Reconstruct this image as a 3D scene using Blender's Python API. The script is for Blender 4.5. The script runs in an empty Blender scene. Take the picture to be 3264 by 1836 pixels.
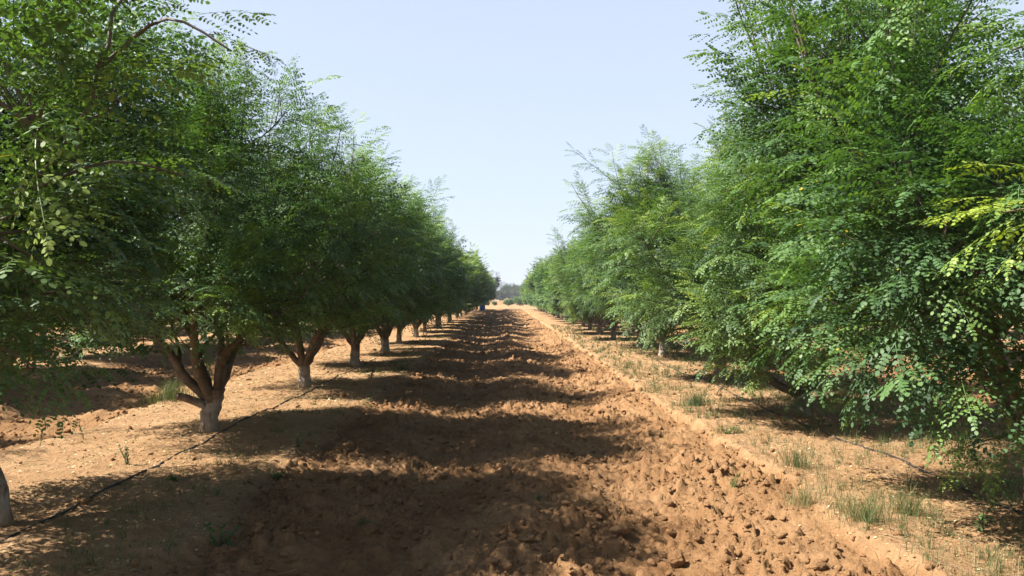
import bpy, math, random
import numpy as np
from mathutils import Vector

scn = bpy.context.scene
COL = scn.collection
R = math.radians

# ------------------------------------------------------------------ camera, sky, sun, exposure
cam = bpy.data.cameras.new('camera'); camo = bpy.data.objects.new('camera', cam); COL.objects.link(camo)
cam.sensor_width = 36.0; cam.lens = 27.0
cam.clip_start = 0.05; cam.clip_end = 3000
camo.location = (0, 0, 1.6)
camo.rotation_euler = (R(90 + 0.65), 0, R(-0.6))
scn.camera = camo

SUN_EL, SUN_AZ = 46.0, 8.0        # light comes from the left (-x), a hair from behind the camera
world = bpy.data.worlds.new('World'); scn.world = world; world.use_nodes = True
nt = world.node_tree
sky = nt.nodes.new('ShaderNodeTexSky'); sky.sky_type = 'NISHITA'; sky.sun_disc = False
sky.sun_elevation = R(SUN_EL); sky.sun_rotation = R(-90 - SUN_AZ)
sky.air_density = 1.0; sky.dust_density = 1.0; sky.ozone_density = 1.0; sky.altitude = 0
nt.nodes['Background'].inputs[1].default_value = 0.05
# dry-season haze: the low sky goes milky, the zenith stays blue
wtc = nt.nodes.new('ShaderNodeTexCoord'); wsep = nt.nodes.new('ShaderNodeSeparateXYZ'); nt.links.new(wtc.outputs['Generated'], wsep.inputs[0])
wr = nt.nodes.new('ShaderNodeValToRGB'); nt.links.new(wsep.outputs['Z'], wr.inputs[0])
wr.color_ramp.elements[0].position = 0.0; wr.color_ramp.elements[0].color = (.72, .72, .72, 1)
wr.color_ramp.elements[1].position = 0.75; wr.color_ramp.elements[1].color = (.0, .0, .0, 1)
we = wr.color_ramp.elements.new(0.36); we.color = (.62, .62, .62, 1)
we = wr.color_ramp.elements.new(0.5); we.color = (.15, .15, .15, 1)
wm = nt.nodes.new('ShaderNodeMix'); wm.data_type = 'RGBA'; nt.links.new(wr.outputs[0], wm.inputs[0])
nt.links.new(sky.outputs[0], wm.inputs[6]); wm.inputs[7].default_value = (6.6, 7.4, 9.1, 1)
nt.links.new(wm.outputs[2], nt.nodes['Background'].inputs[0])
sl = bpy.data.lights.new('sun', 'SUN'); sl.energy = 5.0; sl.angle = R(0.5); sl.color = (1.0, 0.945, 0.86)
so = bpy.data.objects.new('sun', sl); COL.objects.link(so); so.location = (-40, 0, 40)
ca, sa = math.cos(R(SUN_AZ)), math.sin(R(SUN_AZ))
ldir = Vector((ca * math.cos(R(SUN_EL)), sa * math.cos(R(SUN_EL)), -math.sin(R(SUN_EL))))
so.rotation_euler = ldir.to_track_quat('-Z', 'Y').to_euler()
scn.view_settings.view_transform = 'Standard'; scn.view_settings.look = 'None'
scn.view_settings.exposure = 1.5; scn.view_settings.gamma = 1.0
scn.view_settings.use_curve_mapping = False
scn.cycles.max_bounces = 7; scn.cycles.diffuse_bounces = 3; scn.cycles.glossy_bounces = 2
scn.cycles.transmission_bounces = 4; scn.cycles.volume_bounces = 0
scn.cycles.use_denoising = True; scn.cycles.denoiser = 'OPENIMAGEDENOISE'; scn.cycles.denoising_prefilter = 'ACCURATE'

# ------------------------------------------------------------------ helpers
def tag(o, label=None, cat=None, group=None, kind=None):
    if label: o['label'] = label
    if cat: o['category'] = cat
    if group: o['group'] = group
    if kind: o['kind'] = kind
    return o

def empty(name, loc, rz=0.0, sc=1.0):
    o = bpy.data.objects.new(name, None); COL.objects.link(o)
    o.empty_display_size = 0.2
    o.location = loc; o.rotation_euler = (0, 0, rz); o.scale = (sc, sc, sc)
    return o

def link_mesh(name, me, mat=None, parent=None, loc=None):
    if mat is not None and not me.materials: me.materials.append(mat)
    o = bpy.data.objects.new(name, me); COL.objects.link(o)
    if parent is not None: o.parent = parent
    if loc is not None: o.location = loc
    return o

def mesh_np(name, V, loops, counts, tint=None, smooth=False, tname='tint'):
    me = bpy.data.meshes.new(name)
    V = np.asarray(V, np.float32).reshape(-1, 3)
    loops = np.asarray(loops, np.int32).ravel(); counts = np.asarray(counts, np.int32)
    me.vertices.add(len(V)); me.vertices.foreach_set('co', V.ravel())
    me.loops.add(len(loops)); me.loops.foreach_set('vertex_index', loops)
    me.polygons.add(len(counts))
    st = np.zeros(len(counts), np.int32); st[1:] = np.cumsum(counts)[:-1]
    me.polygons.foreach_set('loop_start', st)
    if smooth: me.polygons.foreach_set('use_smooth', np.ones(len(counts), bool))
    me.update(calc_edges=True)
    if tint is not None:
        a = me.attributes.new(tname, 'FLOAT', 'FACE'); a.data.foreach_set('value', np.asarray(tint, np.float32))
    return me

class MB:
    """collects tubes, boxes and lathes into one mesh"""
    def __init__(self): self.V = []; self.L = []; self.C = []; self.n = 0
    def add(self, V, loops, counts):
        V = np.asarray(V, float).reshape(-1, 3)
        self.V.append(V); self.L.append(np.asarray(loops, np.int64).ravel() + self.n)
        self.C.append(np.asarray(counts)); self.n += len(V)
    def tube(self, P, rad, n=6, cap=True, wob=0.0, rng=None):
        P = np.asarray(P, float); m = len(P); rad = np.asarray(rad, float) * np.ones(m)
        T = np.gradient(P, axis=0); T /= np.linalg.norm(T, axis=1)[:, None] + 1e-9
        up = np.array([0.31, 0.95, 0.05]) if abs(T[0, 1]) < 0.8 else np.array([0.95, 0.1, 0.3])
        u = up - T * (T @ up)[:, None]; u /= np.linalg.norm(u, axis=1)[:, None] + 1e-9
        w = np.cross(T, u)
        a = np.arange(n) * 2 * np.pi / n
        rr = rad[:, None] * np.ones((m, n))
        if wob and rng is not None: rr = rr * (1 + wob * rng.normal(size=(m, n)))
        V = P[:, None] + rr[..., None] * (np.cos(a)[None, :, None] * u[:, None] + np.sin(a)[None, :, None] * w[:, None])
        i = np.arange(m - 1)[:, None] * n; j = np.arange(n)[None]; k = (j + 1) % n
        Q = np.stack([i + j, i + k, i + n + k, i + n + j], -1).reshape(-1, 4)
        L = list(Q.ravel()); C = [4] * len(Q)
        if cap:
            L += list(range((m - 1) * n, m * n)); C.append(n)
            L += list(range(n - 1, -1, -1)); C.append(n)
        self.add(V, L, C)
    def lathe(self, prof, n=20, c=(0, 0, 0)):
        prof = np.asarray(prof, float); m = len(prof); a = np.arange(n) * 2 * np.pi / n
        V = np.stack([prof[:, 0, None] * np.cos(a), prof[:, 0, None] * np.sin(a), prof[:, 1, None] + 0 * a], -1) + np.array(c)
        i = np.arange(m - 1)[:, None] * n; j = np.arange(n)[None]; k = (j + 1) % n
        Q = np.stack([i + j, i + k, i + n + k, i + n + j], -1).reshape(-1, 4)
        L = list(Q.ravel()) + list(range((m - 1) * n, m * n)) + list(range(n - 1, -1, -1))
        self.add(V, L, [4] * len(Q) + [n, n])
    def box(self, lo, hi):
        x0, y0, z0 = lo; x1, y1, z1 = hi
        V = [(x0,y0,z0),(x1,y0,z0),(x1,y1,z0),(x0,y1,z0),(x0,y0,z1),(x1,y0,z1),(x1,y1,z1),(x0,y1,z1)]
        self.add(V, [0,3,2,1, 4,5,6,7, 0,1,5,4, 1,2,6,5, 2,3,7,6, 3,0,4,7], [4]*6)
    def mesh(self, name, smooth=False, tint=None):
        return mesh_np(name, np.concatenate(self.V), np.concatenate(self.L), np.concatenate(self.C), tint, smooth)

# ------------------------------------------------------------------ numpy noise
_pr = np.random.RandomState(7)
PERM = _pr.permutation(4096)
def _h(ix, iy): return PERM[(PERM[ix & 4095] + iy) & 4095]
def perlin(x, y):
    x0 = np.floor(x).astype(np.int64); y0 = np.floor(y).astype(np.int64)
    fx = x - x0; fy = y - y0
    def g(ix, iy, dx, dy):
        a = _h(ix, iy) * (2 * np.pi / 4096.0); return np.cos(a) * dx + np.sin(a) * dy
    u = fx*fx*fx*(fx*(fx*6-15)+10); v = fy*fy*fy*(fy*(fy*6-15)+10)
    a = g(x0, y0, fx, fy); b = g(x0+1, y0, fx-1, fy); c = g(x0, y0+1, fx, fy-1); d = g(x0+1, y0+1, fx-1, fy-1)
    return (a*(1-u)+b*u)*(1-v) + (c*(1-u)+d*u)*v
def clods(x, y, cell, seed, rmin=0.25, rmax=0.6, keep=0.8):
    """rounded lumps on a jittered grid: the highest dome over each point"""
    X = x / cell + seed * 17.3; Y = y / cell + seed * 9.1
    x0 = np.floor(X).astype(np.int64); y0 = np.floor(Y).astype(np.int64)
    best = np.zeros_like(X)
    for i in (-1, 0, 1):
        for j in (-1, 0, 1):
            h1 = _h(x0 + i, y0 + j); h2 = _h(x0 + i + 911, y0 + j + 377); h3 = _h(x0 + i + 57, y0 + j + 1733)
            cx = x0 + i + h1 / 4096.0; cy = y0 + j + h2 / 4096.0
            r = rmin + (rmax - rmin) * (h3 / 4096.0) ** 2
            ok = ((h3 * 7919) % 4096) < keep * 4096
            d2 = (X - cx) ** 2 + (Y - cy) ** 2
            tilt = ((h1 / 2048.0 - 1) * (X - cx) + (h2 / 2048.0 - 1) * (Y - cy)) * .7
            q = np.maximum(1 - d2 / (r * r), 0)
            z = np.maximum(r * q ** .32 * .8 + tilt * (q > 0), 0) * ok
            best = np.maximum(best, z)
    return best * cell
def sst(a, b, x):
    t = np.clip((x - a) / (b - a), 0, 1); return t * t * (3 - 2 * t)

# orchard layout: tree rows run along +y, the banks carry them
ROW_L, ROW_R, PITCH = -3.2, 3.75, 6.95
ORCHARD_END = 94.0
def bank_mask(x, y):
    w = 0.16 * perlin(y * 0.9, x * 0 + 3.3) + 0.07 * perlin(y * 3.1, x * 0 + 8.1) + 0.035 * perlin(y * 9.0, x * 0 + 1.7)
    k = np.floor((x - (ROW_L - PITCH / 2)) / PITCH)
    xr = x - (ROW_L + k * PITCH)
    xr = xr - np.where(k % 2 == 1, 0.10, 0.0)
    wl = np.where(xr > 0, 1.34, 1.62)
    soft = np.where(xr > 0, 0.30, 0.10)           # the lane side of the left bank slopes softly, the right bank breaks off
    d = wl + w - np.abs(xr)
    m = sst(-soft * 0.5, soft * 0.5, d)
    return m * (1 - sst(ORCHARD_END - 2, ORCHARD_END + 1, y))
def tilled_mask(x, y): return (1 - bank_mask(x, y)) * (1 - sst(ORCHARD_END - 4, ORCHARD_END + 2, y))
def height(x, y, fine=True):
    b = bank_mask(x, y)
    inside = 1 - sst(ORCHARD_END - 4, ORCHARD_END + 2, y)
    t = (1 - b) * inside
    ph = 1.1 * perlin(x * 0.8, y * 0.45)
    h = 0.135 * b
    # lane: broad ridges along the furrows and low cross ridges left by the plough
    h += t * (0.05 * np.cos((x - 0.25) * 2 * np.pi / 1.75 + ph) + 0.06 * perlin(x * 0.55 + 5, y * 1.15) + 0.045 * perlin(x * 1.1 + 9, y * 2.3 + 4))
    h += 0.05 * perlin(x * 0.35 + 31, y * 0.4) * np.clip(inside + .4, 0, 1)
    h += 0.5 * sst(166, 170, y) * (1 - sst(172, 177, y)) * (1 + .3 * perlin(x * .2, y * .2))     # earth bund across the far field
    h += 0.10 * sst(100, 101.5, y) * (1 - sst(101.5, 103, y)) + 0.12 * sst(110, 112, y) * (1 - sst(112, 114, y))
    h += b * (0.035 * perlin(x * 1.3, y * 1.6 + 7) + 0.012 * perlin(x * 5.1, y * 5.3))
    if fine:
        patch = 0.55 + 0.45 * sst(-0.25, 0.35, perlin(x * 1.6 + 2, y * 0.8 + 3) + 0.5 * perlin(x * 4 + 1, y * 3))
        ru = t * patch + 0.10
        edge = np.clip(4 * b * (1 - b), 0, 1)
        wx = x + 0.022 * perlin(x * 13, y * 13) + .016 * perlin(x * 31, y * 31); wy = y + 0.022 * perlin(x * 13 + 40, y * 13) + .016 * perlin(x * 31 + 7, y * 31)
        h += ru * (0.55 * clods(wx, wy, 0.22, 1, 0.12, 0.62, 0.55) + 0.9 * clods(wx, wy, 0.10, 2, 0.15, 0.6, 0.75) + 1.25 * clods(wx, wy, 0.048, 3, .2, .6, .8))
        h += ru * (0.030 * perlin(x * 5, y * 5) + 0.022 * perlin(x * 11, y * 11) + 0.012 * perlin(x * 24, y * 24) + 0.006 * perlin(x * 50, y * 50))
        h += edge * (0.03 * perlin(x * 7 + 3, y * 7) + 0.02 * perlin(x * 18, y * 18) + 0.5 * clods(wx, wy, 0.08, 5, .2, .6, .7))
        h += b * (0.012 * perlin(x * 9, y * 9) + 0.009 * perlin(x * 17, y * 17) + 0.006 * perlin(x * 36, y * 36) + 0.4 * clods(wx, wy, 0.07, 4, .1, .5, .3) + .3 * clods(wx, wy, .035, 6, .1, .5, .4))
    return h
def hz(x, y): return float(height(np.array([float(x)]), np.array([float(y)]), False)[0])
def hzf(x, y): return float(height(np.array([float(x)]), np.array([float(y)]), True)[0])

# ------------------------------------------------------------------ materials
def newmat(name):
    m = bpy.data.materials.new(name); m.use_nodes = True
    t = m.node_tree; p = t.nodes['Principled BSDF']; return m, t, p
def N(t, typ, **kw):
    n = t.nodes.new(typ)
    for k, v in kw.items(): setattr(n, k, v)
    return n
def ramp(t, fac, stops):
    r = N(t, 'ShaderNodeValToRGB'); e = r.color_ramp.elements
    while len(e) < len(stops): e.new(0.5)
    for el, (p, c) in zip(e, stops): el.position = p; el.color = (*c, 1)
    t.links.new(fac, r.inputs[0]); return r.outputs[0]
def noise(t, scale, detail=5, rough=0.6, vec=None, out='Fac'):
    n = N(t, 'ShaderNodeTexNoise'); n.inputs['Scale'].default_value = scale
    n.inputs['Detail'].default_value = detail; n.inputs['Roughness'].default_value = rough
    if vec is not None: t.links.new(vec, n.inputs['Vector'])
    return n.outputs[out]
def mix(t, fac, a, b, mode='MIX'):
    m = N(t, 'ShaderNodeMix', data_type='RGBA', blend_type=mode)
    for s, v in ((m.inputs[0], fac), (m.inputs[6], a), (m.inputs[7], b)):
        if hasattr(v, 'links'): t.links.new(v, s)
        else: s.default_value = v if isinstance(v, (int, float)) else (*v, 1)
    return m.outputs[2]
def bump(t, p, h, strength, dist):
    b = N(t, 'ShaderNodeBump'); b.inputs['Strength'].default_value = strength; b.inputs['Distance'].default_value = dist
    t.links.new(h, b.inputs['Height']); t.links.new(b.outputs[0], p.inputs['Normal'])

def leaf_material(name, stops, trans, tfac=0.38, rough=0.42, spec=0.45):
    m, t, p = newmat(name)
    a = N(t, 'ShaderNodeAttribute', attribute_name='tint')
    c = ramp(t, a.outputs['Fac'], stops)
    oi = N(t, 'ShaderNodeObjectInfo')       # trees differ a little from one another
    mr = N(t, 'ShaderNodeMapRange'); t.links.new(oi.outputs['Random'], mr.inputs[0]); mr.inputs[3].default_value = .86; mr.inputs[4].default_value = 1.08
    hs = N(t, 'ShaderNodeHueSaturation'); t.links.new(c, hs.inputs['Color']); t.links.new(mr.outputs[0], hs.inputs['Value'])
    mh = N(t, 'ShaderNodeMapRange'); t.links.new(oi.outputs['Random'], mh.inputs[0]); mh.inputs[3].default_value = .515; mh.inputs[4].default_value = .485
    t.links.new(mh.outputs[0], hs.inputs['Hue']); c = hs.outputs[0]
    t.links.new(c, p.inputs['Base Color']); p.inputs['Roughness'].default_value = rough
    p.inputs['Specular IOR Level'].default_value = spec
    tr = N(t, 'ShaderNodeBsdfTranslucent')
    t.links.new(mix(t, 1.0, c, trans, 'MULTIPLY'), tr.inputs[0])
    ms = N(t, 'ShaderNodeMixShader'); ms.inputs[0].default_value = tfac
    t.links.new(p.outputs[0], ms.inputs[1]); t.links.new(tr.outputs[0], ms.inputs[2])
    t.links.new(ms.outputs[0], t.nodes['Material Output'].inputs[0])
    return m
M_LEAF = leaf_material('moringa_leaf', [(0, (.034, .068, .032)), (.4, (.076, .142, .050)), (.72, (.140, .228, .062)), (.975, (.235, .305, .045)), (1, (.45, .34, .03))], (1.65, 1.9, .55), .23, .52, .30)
M_BROWNLEAF = leaf_material('brown_leaf', [(0, (.030, .032, .016)), (.6, (.06, .05, .024)), (1, (.12, .075, .036))], (1.5, 1.2, .8), .2)
M_FARLEAF = leaf_material('far_leaf', [(0, (.035, .065, .03)), (1, (.08, .12, .04))], (1.5, 1.6, .8), .2, .6, .2)
M_GRASS = leaf_material('grass_blade', [(0, (.06, .10, .035)), (.5, (.13, .15, .055)), (.8, (.27, .22, .11)), (1, (.36, .29, .16))], (1.4, 1.4, .8), .3, .55, .3)
M_WEED = leaf_material('weed_leaf', [(0, (.05, .10, .04)), (1, (.13, .21, .06))], (2, 2, 1), .3, .5, .3)
M_LITTER = leaf_material('dry_leaf', [(0, (.14, .085, .04)), (.45, (.34, .23, .10)), (.8, (.50, .40, .20)), (1, (.66, .58, .38))], (1, 1, .8), .2, .6, .2)

def wood_material():
    m, t, p = newmat('bark')
    tc = N(t, 'ShaderNodeTexCoord')
    sep = N(t, 'ShaderNodeSeparateXYZ'); t.links.new(tc.outputs['Object'], sep.inputs[0])
    st = N(t, 'ShaderNodeMapping'); st.inputs['Scale'].default_value = (1, 1, .28); t.links.new(tc.outputs['Object'], st.inputs[0])
    n1 = noise(t, 26, 6, .65, st.outputs[0]); n2 = noise(t, 7, 4, .6, tc.outputs['Object'])
    bark = ramp(t, n1, [(.25, (.055, .036, .022)), (.5, (.13, .088, .058)), (.75, (.24, .18, .125))])
    bark = mix(t, ramp(t, n2, [(.52, (0, 0, 0)), (.66, (.7, .7, .7))]), bark, (.30, .25, .20))
    # limewash brushed on the foot of the trunk, worn at its edge
    ad = N(t, 'ShaderNodeMath', operation='MULTIPLY_ADD'); t.links.new(n1, ad.inputs[0]); ad.inputs[1].default_value = 0.42
    t.links.new(sep.outputs['Z'], ad.inputs[2])
    wm = ramp(t, ad.outputs[0], [(.52, (1, 1, 1)), (.57, (0, 0, 0))])
    chip = ramp(t, n1, [(.36, (.1, .1, .1)), (.47, (1, 1, 1))])
    wm = mix(t, 1.0, wm, chip, 'MULTIPLY')
    lime = ramp(t, n2, [(.3, (.20, .165, .13)), (.5, (.30, .265, .22)), (.7, (.43, .39, .335))])
    dirt = N(t, 'ShaderNodeMath', operation='MULTIPLY_ADD'); t.links.new(n1, dirt.inputs[0]); dirt.inputs[1].default_value = .2
    t.links.new(sep.outputs['Z'], dirt.inputs[2])
    lime = mix(t, ramp(t, dirt.outputs[0], [(.10, (.8, .8, .8)), (.24, (0, 0, 0))]), lime, (.33, .20, .10))
    c = mix(t, wm, bark, lime)
    t.links.new(c, p.inputs['Base Color']); p.inputs['Roughness'].default_value = .85
    p.inputs['Specular IOR Level'].default_value = .2
    bump(t, p, n1, .9, .03)
    return m
M_BARK = wood_material()
def twig_material():
    m, t, p = newmat('twig_bark')
    tc = N(t, 'ShaderNodeTexCoord'); n = noise(t, 9, 5, .6, tc.outputs['Object'])
    c = ramp(t, n, [(.3, (.045, .030, .020)), (.5, (.09, .065, .042)), (.7, (.15, .13, .075))])
    t.links.new(c, p.inputs['Base Color']); p.inputs['Roughness'].default_value = .7
    return m
M_TWIG = twig_material()

def soil_material(name='soil', clod=False):
    m, t, p = newmat(name)
    g = N(t, 'ShaderNodeNewGeometry'); pos = g.outputs['Position']
    n1 = noise(t, 1.4, 6, .6, pos); n2 = noise(t, 9, 7, .65, pos); n3 = noise(t, 70, 5, .7, pos)
    till = ramp(t, n1, [(.3, (.235, .124, .056)), (.5, (.325, .182, .087)), (.72, (.410, .246, .125))])
    sand = ramp(t, n1, [(.3, (.350, .204, .101)), (.7, (.460, .288, .156))])
    if clod: c = mix(t, .12, till, sand)
    else:
        a = N(t, 'ShaderNodeAttribute', attribute_name='tilled')
        c = mix(t, a.outputs['Fac'], sand, till)
    c = mix(t, .55, c, ramp(t, n2, [(.25, (.55, .53, .5)), (.5, (.95, .95, .95)), (.75, (1.15, 1.12, 1.1))]), 'MULTIPLY')
    c = mix(t, .6, c, ramp(t, n3, [(.3, (.62, .58, .55)), (.5, (1, 1, 1)), (.7, (1.12, 1.1, 1.06))]), 'MULTIPLY')
    v = N(t, 'ShaderNodeTexVoronoi'); v.inputs['Scale'].default_value = 34; t.links.new(pos, v.inputs['Vector'])
    c = mix(t, ramp(t, v.outputs['Distance'], [(.06, (.55, .55, .55)), (.12, (0, 0, 0))]), c, (.42, .29, .16))
    t.links.new(c, p.inputs['Base Color']); p.inputs['Roughness'].default_value = .95
    p.inputs['Specular IOR Level'].default_value = .08
    ad = N(t, 'ShaderNodeMath', operation='MULTIPLY_ADD'); t.links.new(n3, ad.inputs[0]); ad.inputs[1].default_value = .5; t.links.new(n2, ad.inputs[2])
    bump(t, p, ad.outputs[0], 1.0, .05)
    return m
M_SOIL = soil_material(); M_CLOD = soil_material('clod_soil', True)

def plain(name, c, rough=.6, nscale=20, var=.25, metallic=0):
    m, t, p = newmat(name)
    tc = N(t, 'ShaderNodeTexCoord'); n = noise(t, nscale, 5, .6, tc.outputs['Object'])
    lo = tuple(v * (1 - var) for v in c); hi = tuple(min(1, v * (1 + var)) for v in c)
    t.links.new(ramp(t, n, [(.3, lo), (.7, hi)]), p.inputs['Base Color'])
    p.inputs['Roughness'].default_value = rough; p.inputs['Metallic'].default_value = metallic
    return m
M_PIPE = plain('black_pipe_plastic', (.03, .027, .025), .6, 9, .6)
M_DRUM = plain('blue_drum_plastic', (.016, .075, .30), .45, 6, .25)
M_DRUMLID = plain('dark_blue_plastic', (.012, .045, .17), .5, 6, .25)
M_WHITE = plain('white_plaster', (.52, .51, .48), .8, 3, .08)
M_ROOF = plain('grey_roof_sheet', (.40, .39, .37), .5, 4, .1)
M_DARK = plain('dark_opening', (.03, .03, .035), .4, 4, .1)
M_POLE = plain('grey_concrete_pole', (.36, .34, .31), .8, 8, .15)

# ------------------------------------------------------------------ ground
def build_ground():
    ys = [-300, -120, -40, -15, -6, -2, 0, 1.2, 2.2]
    y = 2.9
    while y < 205:
        ys.append(y); y += max(0.011, 0.0036 * y)
    while y < 1400: ys.append(y); y *= 1.12
    xf = np.concatenate([np.arange(-3.2, 3.6, .0145)])
    out = []; x = 3.6
    while x < 40: out.append(x); x += 0.02 + 0.035 * (x - 3.6)
    while x < 800: out.append(x); x *= 1.25
    outl = []; x = 3.2
    while x < 40: x += 0.018 + 0.022 * (x - 3.2); outl.append(x)
    while x < 640: x *= 1.25; outl.append(x)
    xs = np.concatenate([-np.array(outl)[::-1], xf, np.array(out)]); ys = np.array(ys)
    X, Y = np.meshgrid(xs, ys)
    Z = height(X.ravel(), Y.ravel())
    V = np.stack([X.ravel(), Y.ravel(), Z], 1)
    nx, ny = len(xs), len(ys)
    i = np.arange(ny - 1)[:, None] * nx; j = np.arange(nx - 1)[None]
    Q = np.stack([i + j, i + j + 1, i + nx + j + 1, i + nx + j], -1).reshape(-1, 4)
    me = mesh_np('ground', V, Q, np.full(len(Q), 4), None, True)
    a = me.attributes.new('tilled', 'FLOAT', 'POINT')
    tm = tilled_mask(X.ravel(), Y.ravel())
    far = sst(150, 160, Y.ravel()) * (1 - sst(185, 200, Y.ravel()))     # a strip of ploughed red field far off
    a.data.foreach_set('value', np.maximum(tm, far).astype(np.float32))
    o = link_mesh('ground', me, M_SOIL); tag(o, kind='structure')
    print('ground', nx, ny)
build_ground()

# ------------------------------------------------------------------ compound leaves
def frond_template(rng, lod, droop):
    """moringa leaf of unit length along +x: pinnae in pairs, each with round leaflets.
       returns leaflet corner array (n, k, 3) and stalk quads (m, 4, 3)"""
    K = []; S = []
    npair = 5
    def rz(t): return -droop * t * t
    def leaflet(p, d, nrm, ln, wd):
        s = np.cross(nrm, d); s /= np.linalg.norm(s) + 1e-9
        if lod == 0:   # nearest trees: six corners
            pts = [p, p + d*ln*.30 + s*wd*.5, p + d*ln*.72 + s*wd*.42, p + d*ln, p + d*ln*.72 - s*wd*.42, p + d*ln*.30 - s*wd*.5]
        else:
            pts = [p, p + d*ln*.5 + s*wd*.5, p + d*ln, p + d*ln*.5 - s*wd*.5]
        K.append(pts)
    def stalk(a, b, w, nrm):
        d = b - a; s = np.cross(nrm, d); s /= np.linalg.norm(s) + 1e-9
        S.append([a - s*w, a + s*w, b + s*w*.6, b - s*w*.6])
    up = np.array([0, 0, 1.])
    prev = np.zeros(3)
    spots = list(np.linspace(.24, .92, npair))
    for t in spots + [1.0]:
        q = np.array([t, 0, rz(t)]); stalk(prev, q, .0042, up); prev = q
    ang0 = R(58)
    for ti, t in enumerate(spots + [None]):
        for side in ((1, -1) if t is not None else (0,)):
            tt = 1.0 if t is None else t
            base = np.array([tt, 0, rz(tt)])
            slope = np.array([1, 0, -2 * droop * tt]); slope /= np.linalg.norm(slope)
            an = ang0 * (1 - .25 * tt) * side + rng.normal(0, .08)
            d = slope * math.cos(an) + np.array([0, 1, 0]) * math.sin(an)
            d[2] -= .13 * abs(side) + rng.normal(0, .10)
            d /= np.linalg.norm(d)
            L = (.36 - .20 * abs(tt - .35)) * rng.uniform(.85, 1.12)
            if t is None: L *= .8
            roll = rng.normal(0, .14)
            nrm = np.cross(d, np.cross(up, d)); nrm /= np.linalg.norm(nrm)
            sd = np.cross(nrm, d)
            nrm = nrm * math.cos(roll) + sd * math.sin(roll); sd = np.cross(nrm, d)
            nl = {0: 4, 3: 4, 1: 3, 2: 0}[lod]
            bend = .18
            def pp(u): return base + d * L * u - up * bend * L * u * u
            if lod != 2: stalk(base, pp(.5), .0028, nrm); stalk(pp(.5), pp(1.), .0022, nrm)
            big = {0: 1.08, 3: 1.25, 1: 1.5, 2: 1}[lod]
            if lod == 2:
                for u0, u1, wd in ((.05, .6, .12), (.5, 1.12, .12)):
                    p0, p1 = pp(u0), pp(u1); dd = p1 - p0; ln = np.linalg.norm(dd)
                    leaflet(p0, dd / ln, nrm, ln, wd)
                continue
            for k in range(nl):
                u = .22 + .72 * k / max(nl - .4, 1)
                for s2 in (1, -1):
                    a2 = R(64) * s2 + rng.normal(0, .10)
                    ld = d * math.cos(a2) + sd * math.sin(a2) - up * (.22 + rng.uniform(0, .18)); ld /= np.linalg.norm(ld)
                    n2 = nrm + rng.normal(0, .16, 3); n2 -= ld * (n2 @ ld); n2 /= np.linalg.norm(n2)
                    sz = .057 * big * rng.uniform(.62, 1.2) * (1 - .25 * u)
                    leaflet(pp(u), ld, n2, sz, sz * .68)
            ld = d - up * (bend + .2); ld /= np.linalg.norm(ld)
            n2 = nrm - ld * (nrm @ ld); n2 /= np.linalg.norm(n2)
            leaflet(pp(1.0), ld, n2, .058 * big, .040 * big)
    return np.array(K), (np.array(S) if len(S) else np.zeros((0, 4, 3)))

_tr = np.random.RandomState(11)
TEMPL = {lod: [frond_template(_tr, lod, dr) for dr in (.04, .12, .22, .34, .18, .44)] for lod in (0, 3, 1, 2)}

def fronds_mesh(name, F, lod, rng):
    """F: list of (pos, dir, length, tint)"""
    P = np.array([f[0] for f in F]); D = np.array([f[1] for f in F]); Ls = np.array([f[2] for f in F]); T = np.array([f[3] for f in F])
    D /= np.linalg.norm(D, axis=1)[:, None]
    up = np.array([0, 0, 1.]) + rng.normal(0, .18, (len(F), 3))
    n = up - D * np.sum(up * D, 1)[:, None]; n /= np.linalg.norm(n, axis=1)[:, None] + 1e-9
    s = np.cross(n, D)
    Vs, Ls_, Cs, Ts = [], [], [], []; off = 0
    which = rng.randint(0, 6, len(F))
    for ti in range(6):
        idx = np.where(which == ti)[0]
        if not len(idx): continue
        K, S = TEMPL[lod][ti]
        for arr in (K, S):
            if not len(arr): continue
            m, k, _ = arr.shape
            A = arr.reshape(-1, 3)
            W = (P[idx, None] + Ls[idx, None, None] * (A[None, :, 0, None] * D[idx, None] + A[None, :, 1, None] * s[idx, None] + A[None, :, 2, None] * n[idx, None]))
            cnt = len(idx) * m
            Vs.append(W.reshape(-1, 3)); Ls_.append(np.arange(cnt * k) + off); Cs.append(np.full(cnt, k)); off += cnt * k
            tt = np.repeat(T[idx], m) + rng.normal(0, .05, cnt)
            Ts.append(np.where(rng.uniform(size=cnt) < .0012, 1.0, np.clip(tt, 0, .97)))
    return mesh_np(name, np.concatenate(Vs), np.concatenate(Ls_), np.concatenate(Cs), np.concatenate(Ts))

# ------------------------------------------------------------------ trees
def unit(v): v = np.asarray(v, float); return v / (np.linalg.norm(v) + 1e-9)
def walk(rng, p, d, length, step, wander, trop, inside=None, jitter=0.0):
    pts = [np.array(p, float)]; d = unit(d); n = max(2, int(length / step))
    for i in range(n):
        d = unit(d + rng.normal(0, wander, 3) + np.asarray(trop))
        q = pts[-1] + d * step
        if inside is not None and i > 1 and not inside(q): break
        pts.append(q)
    return np.array(pts)
def smooth_path(W, per=4):
    W = np.asarray(W, float); out = []
    for i in range(len(W) - 1):
        p0 = W[max(i - 1, 0)]; p1 = W[i]; p2 = W[i + 1]; p3 = W[min(i + 2, len(W) - 1)]
        for t in np.arange(per) / per:
            out.append(.5 * ((2*p1) + (p2 - p0)*t + (2*p0 - 5*p1 + 4*p2 - p3)*t*t + (3*p1 - p0 - 3*p2 + p3)*t**3))
    out.append(W[-1]); return np.array(out)

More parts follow.
